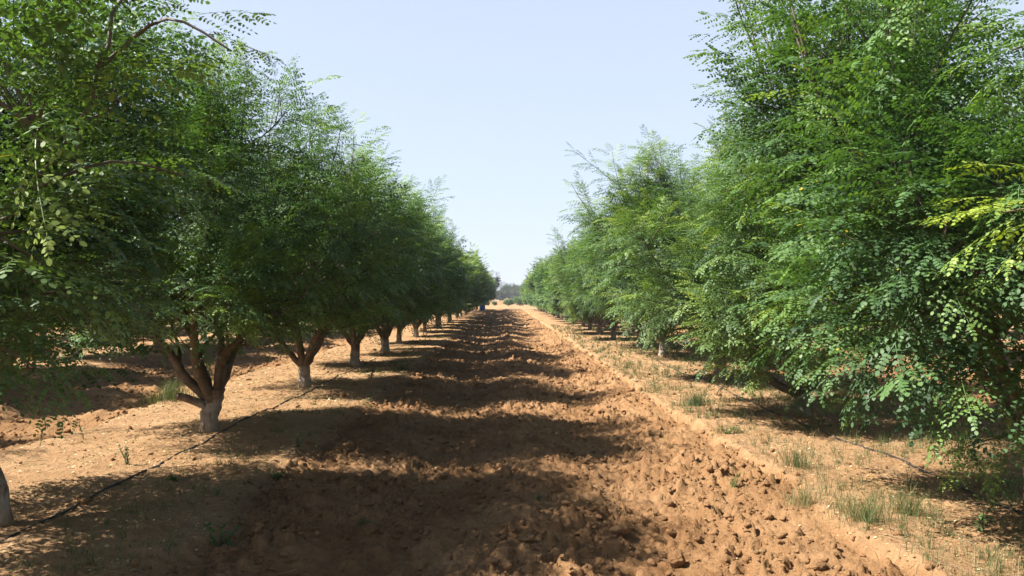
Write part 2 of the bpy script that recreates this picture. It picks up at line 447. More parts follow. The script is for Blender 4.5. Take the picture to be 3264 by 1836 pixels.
def grow_tree(seed, lod, H=4.1, rx=1.9, ry=2.0, fork=.45, tr=.10, lean=(0, 0), limbs=None, zmin=1.0, zmin_side=None,
              nl1=8, nl2=5, whips=40, dens=1.0, nlimb=6, extra=None, leafscale=1.0, cx=0.0, xmax=99, airy=.25, wmax=.45):
    """returns meshes for trunk, branches and crown. limbs: list of waypoint lists (relative to the base)"""
    rng = np.random.RandomState(seed)
    zc = 1.0 + (H - 1.0) * .48; rzu = (H - .25) - zc; rzd = zc - .45
    tw, bw = MB(), MB(); F = []; wood = []
    def env(q, k=1.0):
        z = q[2] - zc; rz = rzu if z > 0 else rzd
        return abs((q[0]-cx)/rx)**2.6 + abs(q[1]/ry)**2.6 + abs(z/rz)**2.6 < k
    def floor(q):
        zm = zmin
        if zmin_side is not None: zm = zmin + (zmin_side - zmin) * np.clip(-q[0] / rx * 1.2 + .2, 0, 1)
        return zm + .12 * math.sin(q[0] * 4 + seed) + .12 * math.cos(q[1] * 3.3 + seed)
    def leaf_along(P, t0, spacing, l0, l1, young=0.0, low=False):
        seg = np.linalg.norm(np.diff(P, axis=0), axis=1); cum = np.concatenate([[0], np.cumsum(seg)]); Lt = cum[-1]
        az = rng.uniform(0, 6.28); s = t0 * Lt; clump = rng.normal(0, .13)
        while s < Lt:
            q = np.array([np.interp(s, cum, P[:, k]) for k in range(3)])
            i = min(np.searchsorted(cum, s, 'right') - 1, len(P) - 2)
            T = unit(P[i + 1] - P[i]); az += 2.4 + rng.normal(0, .4)
            a = unit(np.cross(T, [.3, .2, 1.0])); b = np.cross(T, a)
            o = a * math.cos(az) + b * math.sin(az)
            frac = s / Lt
            d = unit(o * (1 - .35 * frac) + T * (.45 + .7 * frac ** 3) + np.array([0, 0, .22 - .25 * (1 - frac)]))
            out = unit(np.array([q[0], q[1], 0])); d = unit(d + .25 * out)
            L = rng.uniform(l0, l1) * (1 - .45 * frac ** 2) * leafscale
            tip = q + d * L
            if (min(q[2], tip[2]) > floor(tip) or (low and tip[2] > .03)) and rng.uniform() < dens * (1 - airy * np.clip((q[2] - zc) / rzu, 0, 1)) and (low or tip[0] < xmax):
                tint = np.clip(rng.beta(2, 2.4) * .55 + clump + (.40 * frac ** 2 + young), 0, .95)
                F.append((q, d, L, tint))
            s += spacing * rng.uniform(.75, 1.3) * (.74 if q[2] < zc + .35 else 1.0)
    # trunk
    fk = np.array([lean[0], lean[1], fork])
    tp = smooth_path([(0, 0, -.10), (lean[0]*.15 + rng.normal(0, .012), lean[1]*.15, fork*.35), (lean[0]*.6, lean[1]*.6, fork*.75), fk, fk + np.array([lean[0]*.2, lean[1]*.2, .10])], 3)
    zz = np.clip((tp[:, 2]) / fork, 0, 1.2)
    tr *= .86
    tw.tube(tp, tr * (1.0 + .42 * np.exp(-zz * 5) + .22 * np.clip(zz - .6, 0, 1)) * (1 + .05 * rng.normal(size=len(tp))), 14, True, .035, rng)
    # limbs
    if limbs is None:
        limbs = []; a0 = rng.uniform(0, 6.28)
        for k in range(nlimb):
            a = a0 + k * 6.283 / nlimb + rng.normal(0, .25); inc = R(rng.uniform(28, 62)); 
            d = np.array([math.cos(a)*math.sin(inc), math.sin(a)*math.sin(inc), math.cos(inc)])
            p1 = fk + d * rng.uniform(.25, .4) + np.array([0, 0, .03])
            p2 = p1 + unit(d + [0, 0, .35]) * rng.uniform(.35, .5)
            limbs.append([p1, p2])
    for wp in limbs:
        rfix = None
        if isinstance(wp, tuple): wp, rfix = wp
        stub = len(wp) == 1
        pts = [fk - np.array([0, 0, .10])] + [np.array(w, float) for w in wp]
        P = smooth_path(pts, 4)
        d = P[-1] - P[-2]
        full = len(wp) >= 4
        if not stub and not full:
            out = unit([P[-1][0], P[-1][1], 0])
            Q = walk(rng, P[-1], d, rng.uniform(1.3, 1.9), .15, .10, out * .01 + np.array([0, 0, .07]), lambda q: env(q, .75))
            P = np.concatenate([P, Q[1:]])
        r0 = tr * rng.uniform(.48, .62) * (.95 if full else 1)
        if rfix: r0 = rfix
        u = np.linspace(0, 1, len(P))
        P = P + rng.normal(0, .010, P.shape) * (u[:, None] > .1)
        if stub:
            tw.tube(P, np.linspace(r0 * 1.1, r0 * .85, len(P)), 8, True, .05, rng); continue
        bw.tube(P, r0 * (1 - u) ** .75 + (.003 if rfix else .005), 8, True, .04, rng); wood.extend(P[2:-1])
        if rfix: leaf_along(P, .35, .07, .40, .60)
        # first-order branches
        n1 = 3 if rfix else (nl1 if not full else int(nl1 * 1.25))
        for k in range(n1):
            f = .28 + .72 * (k + rng.uniform(0, 1)) / n1
            i = min(int(f * (len(P) - 1)), len(P) - 2); q = P[i]; T = unit(P[i+1] - P[i])
            a = rng.uniform(0, 6.28); A = unit(np.cross(T, [.2, .5, .7])); B = np.cross(T, A)
            inc = R(rng.uniform(35, 72))
            o = A * math.cos(a) + B * math.sin(a)
            d = T * math.cos(inc) + o * math.sin(inc) + .35 * unit([q[0], q[1], 0.01])
            low = q[2] < 1.5
            trop = np.array([0, 0, .09 if not low else rng.uniform(-.05, .06)])
            Q = walk(rng, q, d, rng.uniform(.75, 1.45) * (.5 if rfix else 1), .11, .10, trop, lambda w: env(w, .9) and (w[2] > floor(w) - .12 or w[2] > q[2] + .02))
            if len(Q) < 3: continue
            rq = max(.004 if rfix else .008, r0 * (1 - f) ** .75 * .6)
            uq = np.linspace(0, 1, len(Q)); bw.tube(Q, rq * (1 - uq) + .0035, 5, False); wood.extend(Q[:-1])
            leaf_along(Q, .3, .080, .46, .68)
            for k2 in range(nl2):
                f2 = .25 + .75 * (k2 + rng.uniform(0, 1)) / nl2
                i2 = min(int(f2 * (len(Q) - 1)), len(Q) - 2); q2 = Q[i2]; T2 = unit(Q[i2+1] - Q[i2])
                a = rng.uniform(0, 6.28); A = unit(np.cross(T2, [.5, .2, .7])); B = np.cross(T2, A); inc = R(rng.uniform(30, 65))
                d2 = T2 * math.cos(inc) + (A * math.cos(a) + B * math.sin(a)) * math.sin(inc) + np.array([0, 0, .15])
                W = walk(rng, q2, d2, rng.uniform(.35, .8), .09, .10, [0, 0, .05], lambda w: env(w, 1.12) and (w[2] > floor(w) - .12 or w[2] > q2[2] + .02))
                if len(W) < 3: continue
                uw = np.linspace(0, 1, len(W)); bw.tube(W, .0065 * (1 - uw) + .0025, 4, False)
                leaf_along(W, .12, .063, .42, .64, .04)
    # whips: this year's upright shoots standing out of the top
    wood = np.array(wood)
    hi = wood[wood[:, 2] > min(zc + .25 * rzu, np.percentile(wood[:, 2], 75))]
    if xmax < 50: hi = hi[hi[:, 0] < xmax - .6]
    for k in range(whips):
        wtop = rng.uniform(-.4, wmax)
        q = hi[rng.randint(len(hi))]
        W = walk(rng, q, (q[0] * .18, q[1] * .18, 1), rng.uniform(.8, 1.5), .1, .07, [0, 0, .03], lambda w: w[2] < H + wtop and w[0] < xmax - .35)
        if len(W) < 4: continue
        uw = np.linspace(0, 1, len(W)); bw.tube(W, .008 * (1 - uw) + .0026, 5, False)
        leaf_along(W, .2, .056, .38, .56, .22)
    for spec in (extra or []):      # hand-placed shoots: waypoint list, leaf spacing, leaf length
        w0 = wood[np.argmin(np.linalg.norm(wood - np.array(spec[0][0]), axis=1))]
        W = smooth_path([w0] + list(spec[0]), 4); uw = np.linspace(0, 1, len(W)); r = spec[3] if len(spec) > 3 else .012
        bw.tube(W, r * (1 - uw) + .003, 6, False); leaf_along(W, .1, spec[1], spec[2] * .85, spec[2] * 1.1, .05, True)
    tag_n = len(F)
    print('tree', seed, 'lod', lod, 'fronds', tag_n)
    return (tw.mesh('trunk', True), bw.mesh('branches', True), fronds_mesh('crown', F, lod, rng))

def place_tree(meshes, x, y, label, group, rz=0.0, sc=1.0, mats=(M_BARK, M_TWIG, M_LEAF), name='moringa_tree', zoff=0.0):
    e = empty(name, (x, y, hz(x, y) + zoff), rz, sc)
    tag(e, label, 'tree', group)
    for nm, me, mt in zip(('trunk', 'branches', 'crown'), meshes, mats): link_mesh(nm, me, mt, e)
    return e
def copy_tree(src, x, y, label, group, rz, sc):
    c = src.copy(); COL.objects.link(c); c.location = (x, y, hz(x, y)); c.rotation_euler = (0, 0, rz); c.scale = (sc, sc, sc)
    c['label'] = label; c['group'] = group
    for ch in src.children:
        d = ch.copy(); COL.objects.link(d); d.parent = c
    return c

GL, GR = 'moringa trees of the row left of the lane', 'moringa trees of the row right of the lane'
# ---- left row, near trees one by one
place_tree(grow_tree(101, 0, H=4.7, rx=1.9, ry=1.7, zmin=.95, nl1=7, nl2=5, whips=24, xmax=2.25,
    limbs=[([(.45, .30, .85), (1.0, .65, 1.25), (1.72, 1.12, 1.80), (1.95, 1.12, 2.18), (2.03, 1.12, 2.5), (2.0, 1.15, 2.9)], .007),
           [(-.3, .2, .8), (-.6, .4, 1.3)], [(0, .4, .85), (.1, .9, 1.5)], [(-.1, -.4, .9), (-.3, -.8, 1.5)], [(.3, -.3, .9), (.6, -.5, 1.5)]],
    extra=[([(1.97, 1.12, 2.20), (2.16, 1.12, 2.34), (2.36, 1.12, 2.24)], .035, .30, .006),
           ([(1.1, .72, 1.33), (1.5, 1.1, 1.55), (1.78, 1.3, 1.55)], .06, .42, .006),
           ([(1.2, .85, 1.3), (1.62, 1.05, 1.35), (1.8, 1.1, 1.25)], .03, .40, .006), ([(1.3, .9, 1.4), (1.75, 1.3, 1.5), (1.95, 1.5, 1.42)], .03, .40, .006),
           ([(1.72, 1.12, 1.8), (1.9, 1.3, 1.93), (2.1, 1.4, 1.9)], .06, .40, .006)], leafscale=.85),
    ROW_L, 1.25, 'moringa tree reaching in closest on the left, its large dark leaflets against the sky', GL)
place_tree(grow_tree(102, 0, H=4.0, rx=1.35, cx=-.45, dens=.78, xmax=1.25, ry=1.3, fork=.6, lean=(-.22, .05), tr=.08, zmin=1.05),
    -3.26, 4.98, 'moringa tree with plain pale trunk at the left edge of the view', GL)
place_tree(grow_tree(103, 3, H=3.95, wmax=.12, rx=2.0, ry=1.62, fork=.36, lean=(.05, 0), tr=.10, zmin=1.12,
    limbs=[[(.13, .03, .67), (.05, .05, 1.25)], [(-.27, -.05, .63), (-.42, -.08, .88)], [(-.12, .12, .63), (-.25, .2, 1.02)],
           [(.18, -.1, .80), (.46, -.15, 1.08)], [(.1, .28, .7), (.2, .6, 1.15)], [(-.05, -.25, .75), (0, -.5, 1.2)], [(-.27, -.18, .40)]],
    extra=[([(.5, -.2, 1.25), (.8, -.35, 1.28), (1.05, -.45, 1.12)], .035, .42, .007), ([(.4, -.4, 1.3), (.65, -.8, 1.35), (.8, -1.1, 1.2)], .035, .42, .007), ([(-.3, -.5, 1.2), (-.5, -.9, 1.25), (-.6, -1.2, 1.1)], .035, .42, .007)]),
    -3.2, 8.4, 'moringa tree forking low into dark limbs, a sawn stub on its left', GL)
place_tree(grow_tree(104, 3, H=4.05, wmax=.2, rx=2.05, ry=1.65, fork=.42, lean=(-.02, 0), tr=.10, zmin=1.05,
    limbs=[[(-.26, -.05, .60), (-.42, -.1, .82)], [(.18, 0, .62), (.38, .05, .98)], [(-.1, .1, .7), (-.2, .2, 1.05)], [(.1, .3, .75), (.3, .7, 1.2)], [(-.05, -.25, .7), (-.1, -.6, 1.15)], [(.2, -.25, .75), (.55, -.5, 1.2)]]),
    -3.2, 12.4, 'moringa tree with sunlit white foot and Y of grey limbs, second clear left trunk', GL)
# ---- right row, near trees one by one
place_tree(grow_tree(201, 0, H=4.0, rx=1.75, ry=1.8, zmin=1.0, nl1=6, nl2=5, whips=16,
    extra=[([(-1.4, .5, 1.9), (-1.9, .75, 2.2), (-2.15, .85, 2.18)], .05, .40, .004), ([(-1.3, .5, 1.35), (-1.8, .8, 1.72), (-2.12, .95, 1.72)], .05, .40, .004)]),
    3.62, 1.35, 'moringa tree reaching in closest on the right, only yellow green leaf tips showing', GR)
place_tree(grow_tree(202, 0, H=4.1, rx=2.0, ry=2.0, fork=.5, lean=(-.06, 0), tr=.09, zmin=.9, zmin_side=.35, whips=56, dens=.9, airy=.55,
    limbs=[[(-.25, 0, .75), (-.45, .02, 1.0), (-.70, .05, 1.45), (-.92, .05, 1.88), (-1.1, .1, 2.35), (-1.3, .1, 2.9)],
           [(.2, .2, .9), (.4, .4, 1.4)], [(-.1, .3, .9), (-.25, .7, 1.5)], [(.1, -.3, .9), (.2, -.7, 1.4)], [(-.35, -.3, .8), (-.7, -.55, 1.15)], [(.35, -.1, .85), (.8, -.1, 1.3)], [(-.2, .1, 1.0), (-.35, .2, 1.7)]],
    extra=[([(-.35, -.2, .55), (-.6, -.3, .52), (-.85, -.35, .45)], .04, .36, .006), ([(-.3, -.4, .9), (-.55, -.8, .85), (-.7, -1.0, .7)], .045, .4, .006), ([(-.2, -.5, 1.1), (-.35, -.95, 1.15), (-.45, -1.25, 1.05)], .045, .4, .006), ([(-.1, -.35, .8), (-.2, -.7, .8), (-.3, -.95, .65)], .045, .4, .006), ([(-.3, .3, .6), (-.7, .5, .7), (-1.0, .6, .62)], .05, .36, .009)]),
    3.72, 5.3, 'tall moringa tree filling the right edge, the largest crown of the right row', GR)
place_tree(grow_tree(203, 3, H=4.25, rx=2.15, ry=1.75, fork=.32, lean=(0, 0), tr=.10, zmin=.75, zmin_side=.5, whips=44, airy=.4,
    limbs=[[(-.35, -.05, .42), (-.75, -.1, .70)], [(-.15, 0, .7), (-.35, .05, 1.2)], [(.1, .15, .7), (.2, .3, 1.2)], [(.2, -.2, .7), (.5, -.5, 1.2)], [(0, .35, .7), (-.05, .8, 1.2)], [(-.2, -.3, .7), (-.5, -.7, 1.1)], [(.4, .1, .7), (.85, .1, 1.2)]],
    extra=[([(-.1, -.15, .25), (-.2, -.35, .35), (-.35, -.5, .3)], .045, .28, .006), ([(.05, -.2, .2), (.1, -.4, .33), (.2, -.6, .26)], .045, .28, .006),
           ([(.3, -.4, .4), (.5, -.7, .45), (.75, -.95, .36)], .05, .32, .007)]),
    3.68, 9.45, 'moringa tree with leafy suckers around its white foot on the right bank', GR)
place_tree(grow_tree(204, 3, H=4.0, rx=2.3, ry=1.7, fork=.5, lean=(.03, 0), tr=.115, zmin=1.0, zmin_side=.95, whips=44, airy=.4,
    limbs=[[(-.15, -.1, .8), (-.4, -.2, 1.25), (-.62, -.3, 1.7), (-.95, -.3, 2.2)], [(.3, 0, .8), (.7, 0, 1.2)], [(0, .35, .8), (0, .8, 1.3)], [(.1, -.35, .85), (.3, -.7, 1.3)], [(-.35, .2, .8), (-.8, .3, 1.2)], [(0, .05, .9), (-.1, .1, 1.5)]],
    extra=[([(-.9, 0, 2.6), (-1.8, 0, 3.4), (-2.5, 0, 3.95)], .045, .45, .007)]),
    3.75, 13.3, 'moringa tree with thick whitewashed trunk, fourth from the camera in the sunlit right row', GR)

# ---- farther trees: a few shapes of each detail, turned and scaled
MID = [grow_tree(301 + k, 1, H=[4.1, 4.3, 3.9, 4.2][k], wmax=.25, rx=2.05, ry=1.65, fork=[.5, .42, .55, .45][k], tr=[.10, .11, .095, .12][k], zmin=[1.0, 1.1, .95, 1.0][k]) for k in range(4)]
MIDR = [grow_tree(311 + k, 1, H=[4.1, 3.8, 4.2][k], rx=2.15, ry=1.7, fork=[.55, .45, .5][k], tr=[.085, .10, .095][k], zmin=[1.0, 1.05, .9][k]) for k in range(3)]
LOW = [grow_tree(401 + k, 2, H=[4.2, 4.4, 4.0][k], rx=2.0, ry=1.65, fork=[.5, .42, .55][k], zmin=[1.0, 1.1, .9][k], whips=34) for k in range(3)]
LOWR = [grow_tree(411 + k, 2, H=[4.2, 4.4, 4.0][k], rx=2.15, ry=1.7, fork=[.5, .42, .55][k], zmin=[.75, .7, .85][k], whips=34) for k in range(3)]
SETS = {'m': MID, 'M': MIDR, 'l': LOW, 'L': LOWR}
protos = {}
rngp = random.Random(5)
def orchard_tree(key, x, y, label, group, rz, sc):
    meshes = SETS[key[0]][key[1]]
    if key not in protos:
        protos[key] = place_tree(meshes, x, y, label, group, rz, sc); return protos[key]
    return copy_tree(protos[key], x, y, label, group, rz, sc)
def far_y(y0):
    ys = []; y = y0
    while y < 91: ys.append(round(y, 1)); y += 3.85
    return ys
for i, y in enumerate(far_y(16.4)):
    key = ('m', (i * 3) % 4) if y < 30 else ('l', i % 3)
    lab = {0: 'moringa tree with stout grey trunk and spreading limbs, third clear trunk of left row',
           1: 'moringa tree with thin dark forked trunk, fourth clear trunk of left row'}.get(i,
           'moringa tree among the shaded crowns closing together towards the far end of the left row')
    orchard_tree(key, -3.2 + rngp.uniform(-.15, .15), y, lab, GL, rngp.choice((0, math.pi)) + rngp.uniform(-.5, .5), rngp.uniform(.92, 1.04))
for i, y in enumerate(far_y(18.4)):
    key = ('M', i % 3) if y < 30 else ('L', i % 3)
    lab = {0: 'moringa tree with slender half white trunk standing clear on the right bank',
           1: 'sixth moringa tree from the camera in the sunlit right row, behind the slender trunk'}.get(i,
           'moringa tree among the sunlit crowns closing together towards the far end of the right row')
    orchard_tree(key, 3.85 + rngp.uniform(-.15, .15), y, lab, GR, rngp.choice((0, math.pi)) + rngp.uniform(-.5, .5), rngp.uniform(.86, 1.02))
# rows beyond, glimpsed between and under the crowns
for row, (x0, ys0, yend, lab, grp) in enumerate([
        (ROW_L - PITCH, 7.0, 60, 'moringa tree in the next row beyond the left row, glimpsed under the near crowns', 'moringa trees of the second row to the left'),
        (ROW_L - 2*PITCH, 13.0, 62, 'moringa tree in the third row to the left, glimpsed between trunks', 'moringa trees of the third row to the left'),
        (ROW_R + PITCH, 8.8, 60, 'moringa tree in the next row beyond the right row, glimpsed through the near crowns', 'moringa trees of the second row to the right'),
        (ROW_R + 2*PITCH, 15.0, 55, 'moringa tree in the third row to the right, glimpsed through two rows', 'moringa trees of the third row to the right')]):
    y = ys0; i = row
    while y < yend:
        key = ('m', i % 4) if (y < 22 and row in (0, 2)) else ('l', i % 3)
        orchard_tree(key, x0 + rngp.uniform(-.2, .2), y, lab, grp, rngp.uniform(0, 6.28), rngp.uniform(.93, 1.05))
        y += 3.85; i += 1

# ------------------------------------------------------------------ end of the orchard and the far field
place_tree(grow_tree(501, 2, H=6.2, rx=2.9, ry=2.7, fork=1.0, tr=.14, zmin=1.1, nl1=9, nl2=6, whips=20, leafscale=.9), -2.5, 97.5,
           'dark tree with coarse brown leaves standing at the end of the left row', None, 0, 1, (M_BARK, M_TWIG, M_BROWNLEAF), 'brown_leaved_tree')
bush = grow_tree(511, 2, H=3.2, rx=1.7, ry=1.7, fork=.25, tr=.08, zmin=.4, nl1=6, nl2=4, whips=12)
b0 = None
for i, (x, y, sc) in enumerate([(-2.9, 131, .30), (.8, 128, .40), (1.6, 146, .36), (-1.6, 134, .26), (2.6, 125, .50), (.3, 152, .30), (-4.6, 140, .32), (4.3, 138, .36), (-6.5, 128, .3), (6.6, 130, .34)]):
    lab, g = 'young green bush standing alone in the open field beyond the lane', 'young bushes in the far field'
    if i == 4: lab = 'dark rounded bush, largest of the young bushes in the far field'
    if b0 is None: b0 = place_tree(bush, x, y, lab, g, 0, sc, name='young_bush'); b0['category'] = 'bush'
    else: copy_tree(b0, x, y, lab, g, i * 1.3, sc)
fart = [grow_tree(521 + k, 2, H=4.4, rx=2.6, ry=2.6, fork=.6, tr=.10, zmin=.25, nl1=8, nl2=6, whips=6, leafscale=1.1) for k in range(2)]
f0 = {}
for i in range(16):
    x = -24 + 3.3 * i + rngp.uniform(-.8, .8); y = 250 + rngp.uniform(-9, 9); sc = (1.05 if x < 0 else 1.6) * rngp.uniform(.9, 1.15)
    lab = 'hazy blue green tree in the line of trees on the horizon'
    if i % 2 not in f0: f0[i % 2] = place_tree(fart[i % 2], x, y, lab, 'trees on the horizon', rngp.uniform(0, 6), sc, (M_BARK, M_TWIG, M_FARLEAF), 'horizon_tree')
    else: copy_tree(f0[i % 2], x, y, lab, 'trees on the horizon', rngp.uniform(0, 6), sc)

def hut():
    e = empty('white_building', (2.9, 225, hz(2.9, 225) - .2), 0, .5); tag(e, 'small white building below the horizon trees at the end of the lane', 'building')
    m = MB(); m.box((-2.4, -1.6, -.1), (2.4, 1.6, 1.9)); link_mesh('wall', m.mesh('wall'), M_WHITE, e)
    m = MB(); m.box((-2.65, -1.85, 1.902), (2.65, 1.85, 2.05)); link_mesh('roof', m.mesh('roof'), M_ROOF, e)
    m = MB(); m.box((.5, -1.64, 0), (1.3, -1.603, 1.6)); link_mesh('door', m.mesh('door'), M_DARK, e)
    m = MB(); m.box((-1.3, -1.64, .8), (-.5, -1.603, 1.4)); link_mesh('window', m.mesh('window'), M_DARK, e)
hut()
m = MB(); m.tube([(0, 0, -.3), (0, 0, 1.5), (.01, 0, 3.1)], [.07, .06, .05], 8)
tag(link_mesh('field_post', m.mesh('field_post', True), M_POLE, None, (-3.5, 200, hz(-3.5, 200))), 'thin grey post standing in front of the horizon trees', 'post')

# blue plastic drum at the end of the left row
def drum(x, y):
    e = empty('plastic_drum', (x, y, hz(x, y) - .01), .4); tag(e, 'blue plastic drum standing at the far end of the left row', 'drum')
    r = .29
    prof = [(.25, 0), (.28, .03), (r, .08)]
    for zz in (.30, .60): prof += [(r, zz - .035), (r + .014, zz - .02), (r + .014, zz + .02), (r, zz + .035)]
    prof += [(r, .85), (.285, .90), (.27, .925)]
    m = MB(); m.lathe(prof, 28); link_mesh('body', m.mesh('body', True), M_DRUM, e)
    m = MB(); m.lathe([(.255, .9255), (.295, .926), (.297, .955), (.285, .965), (.0, .967)][:4], 28); l = link_mesh('lid', m.mesh('lid'), M_DRUMLID, e)
    for sx in (-.13, .13):
        m = MB(); m.lathe([(.035, .9655), (.035, .985), (.02, .99)], 12, (sx, 0, 0)); link_mesh('bung', m.mesh('bung'), M_DRUMLID, l)
drum(-2.3, 81)

# ------------------------------------------------------------------ drip irrigation pipes lying along the rows
def pipe(x0, label, y1=90, seed=1):
    ys = np.concatenate([np.arange(-1, 14, .22), np.arange(14, y1, .8)])
    xs = x0 +   .05 * perlin(ys * .25 + seed, ys * 0 + 1.3) * 2 + .006 * perlin(ys * 1.7, ys * 0 + seed)
    zs = height(xs, ys, False) + .007 + .012 * np.maximum(perlin(ys * .9 + 4, ys * 0 + seed), 0)
    m = MB(); m.tube(np.stack([xs, ys, zs], 1), .0085, 8)
    o = tag(link_mesh('drip_pipe', m.mesh('drip_pipe', True), M_PIPE), label, 'pipe', 'drip pipes along the tree rows')
    for y in np.arange(4.2 + .2 * seed % .5, 15, .8):       # in-line drippers
        c = np.array([np.interp(y, ys, xs), y, np.interp(y, ys, zs)]); e = MB(); d = np.array([np.interp(y + .03, ys, xs) - c[0], .03, np.interp(y + .03, ys, zs) - c[2]])
        e.tube([c - d, c - d * .8, c + d * .8, c + d], [.0095, .014, .014, .0095], 8); link_mesh('emitter', e.mesh('emitter', True), M_PIPE, o)
pipe(-3.03, 'black drip pipe lying along the left bank past the trunks', seed=1)
pipe(3.46, 'black drip pipe lying along the right bank beneath the low crowns', seed=5)

# ------------------------------------------------------------------ clods, litter, grass and weeds
def ico(sub):
    import bmesh
    bm = bmesh.new(); bmesh.ops.create_icosphere(bm, subdivisions=sub, radius=1)
    V = np.array([v.co for v in bm.verts]); Fc = np.array([[v.index for v in f.verts] for f in bm.faces]); bm.free(); return V, Fc
def lump(V, rng, amp=.22):
    o = V.copy(); r = np.ones(len(V))
    for k in range(7):
        d = unit(rng.normal(size=3)); c = rng.uniform(.25, .7); pr = V @ d; r -= np.maximum(pr - c, 0) * rng.uniform(.5, 1.0)     # broken facets
    r += amp * .5 * np.sin(V @ rng.normal(0, 3, 3) + rng.uniform(0, 6)) * .6 + rng.normal(0, amp * .42, len(V))
    o = o * r[:, None] * np.array([rng.uniform(.8, 1.3), rng.uniform(.8, 1.2), rng.uniform(.6, .95)])
    return o
def ground_pts(rng, n, x0, x1, y0, y1, mask, power=1.0):
    """points on the ground, denser towards the near end, kept by a density mask"""
    out = []
    u = rng.uniform(size=n); y = y0 * (y1 / y0) ** (u ** power); x = rng.uniform(x0, x1, n)
    k = rng.uniform(size=n) < mask(x, y); return x[k], y[k]
def build_clods():
    rng = np.random.RandomState(21)
    V1, F1 = ico(2); V0, F0 = ico(1); shapes0 = [lump(V0, rng, .3) for _ in range(30)]; shapes = [lump(V1, rng) for _ in range(30)]
    def mask(x, y):
        p = sst(-.15, .3, perlin(x * 1.6 + 2, y * .8 + 3) + .5 * perlin(x * 4 + 1, y * 3))
        b = bank_mask(x, y); return np.clip(tilled_mask(x, y) * (.32 + .6 * p) + 2.0 * b * (1 - b) + .03 * b, 0, 1)
    xs, ys = ground_pts(rng, 52000, -8.3, 4.2, 3.4, 26, mask)
    zs = height(xs, ys); n = len(xs)
    r = np.clip(rng.lognormal(math.log(.0135), .55, n), .006, .045) * np.clip(ys / 9, 1, 1.6)
    Vs = []; Fs = []; off = 0
    for i in range(n):
        a = rng.uniform(0, 6.28); c, s_ = math.cos(a), math.sin(a); S = shapes[i % 30] * r[i]
        Fi = F1
        if r[i] < .016: S = shapes0[i % 30] * r[i]; Fi = F0
        W = np.stack([S[:, 0]*c - S[:, 1]*s_ + xs[i], S[:, 0]*s_ + S[:, 1]*c + ys[i], S[:, 2] + zs[i] + r[i] * .25], 1)
        Vs.append(W); Fs.append(Fi + off); off += len(W)
    Fs = np.concatenate(Fs)
    o = link_mesh('soil_clods', mesh_np('soil_clods', np.concatenate(Vs), Fs, np.full(len(Fs), 3), None, False), M_CLOD); tag(o, kind='stuff')
    print('clods', n)
    V3, F3 = ico(4)
    for i, (x, y, w, lab) in enumerate([
        (.77, 5.2, .145, 'largest brown soil clod with a pointed top, in the shade right of the lane middle'),
        (.06, 5.1, .095, 'brown soil clod half in sun near the bottom middle of the lane'),
        (1.81, 6.75, .10, 'squarish sunlit soil clod below the right bank, farther of two'),
        (2.08, 6.1, .085, 'upright sunlit soil clod at the foot of the right bank'),
        (.53, 5.55, .11, 'flat soil clod in deep shade behind the largest clod'),
        (-.56, 6.9, .10, 'soil clod on the near sunlit stripe across the lane'),
        (1.06, 4.72, .12, 'crumbling soil clod right of two others at the bottom edge'),
        (.80, 4.82, .105, 'crumbling soil clod between two others at the bottom edge'),
        (.58, 4.62, .11, 'crumbling soil clod leftmost of the cluster at the bottom edge'),
        (-1.05, 7.3, .09, 'dark soil clod on the left end of the near sunlit stripe')]):
        r3 = np.random.RandomState(900 + i); V = lump(V3, r3, .10) * w * .5
        V += .06 * w * np.stack([perlin(V[:, (k + 1) % 3] * 5 / w + k * 7, V[:, (k + 2) % 3] * 5 / w + i) for k in range(3)], 1)
        V += .05 * w * np.stack([perlin(V[:, (k + 1) % 3] * 13 / w + k * 7, V[:, k] * 13 / w + i) for k in range(3)], 1)
        me = mesh_np('soil_clod', V, F3, np.full(len(F3), 3), None, True)
        tag(link_mesh('soil_clod', me, M_CLOD, None, (x, y, hzf(x, y) + w * .22)), lab, 'soil clod', 'large clods on the tilled lane')
build_clods()

def blades_mesh(name, P, H, W, rng, lean=.5, tint=None):
    """bent tapering grass blades, two segments each"""
    n = len(P); a = rng.uniform(0, 6.28, n); l = rng.uniform(.1, 1.0, n) * lean; b = rng.uniform(0, 6.28, n)
    D = np.stack([np.cos(a), np.sin(a), 0*a], 1); S = np.stack([np.cos(b), np.sin(b), 0*a], 1) * (W / 2)[:, None]
    up = np.array([0, 0, 1.]); Hh = H[:, None]; l = l[:, None]
    p1 = P + up * Hh * .55 + D * Hh * l * .35; p2 = P + up * Hh * (1 - .25 * l) + D * Hh * l
    V = np.stack([P - S, P + S, p1 + S * .8, p1 - S * .8, p2 + S * .2, p2 - S * .2], 1).reshape(-1, 3)
    o = np.arange(n)[:, None] * 6; L = np.concatenate([o + [0, 1, 2, 3], o + [3, 2, 4, 5]], 1).reshape(-1)
    t = rng.uniform(0, 1, n) if tint is None else np.clip(tint + rng.normal(0, .12, n), 0, 1)
    return mesh_np(name, V, L, np.full(2 * n, 4), np.repeat(t, 2))
def tuft_points(rng, cx, cy, n, rad):
    rr = rad * np.abs(rng.normal(0, .5, n)); a = rng.uniform(0, 6.28, n)
    return cx + rr * np.cos(a), cy + rr * np.sin(a)
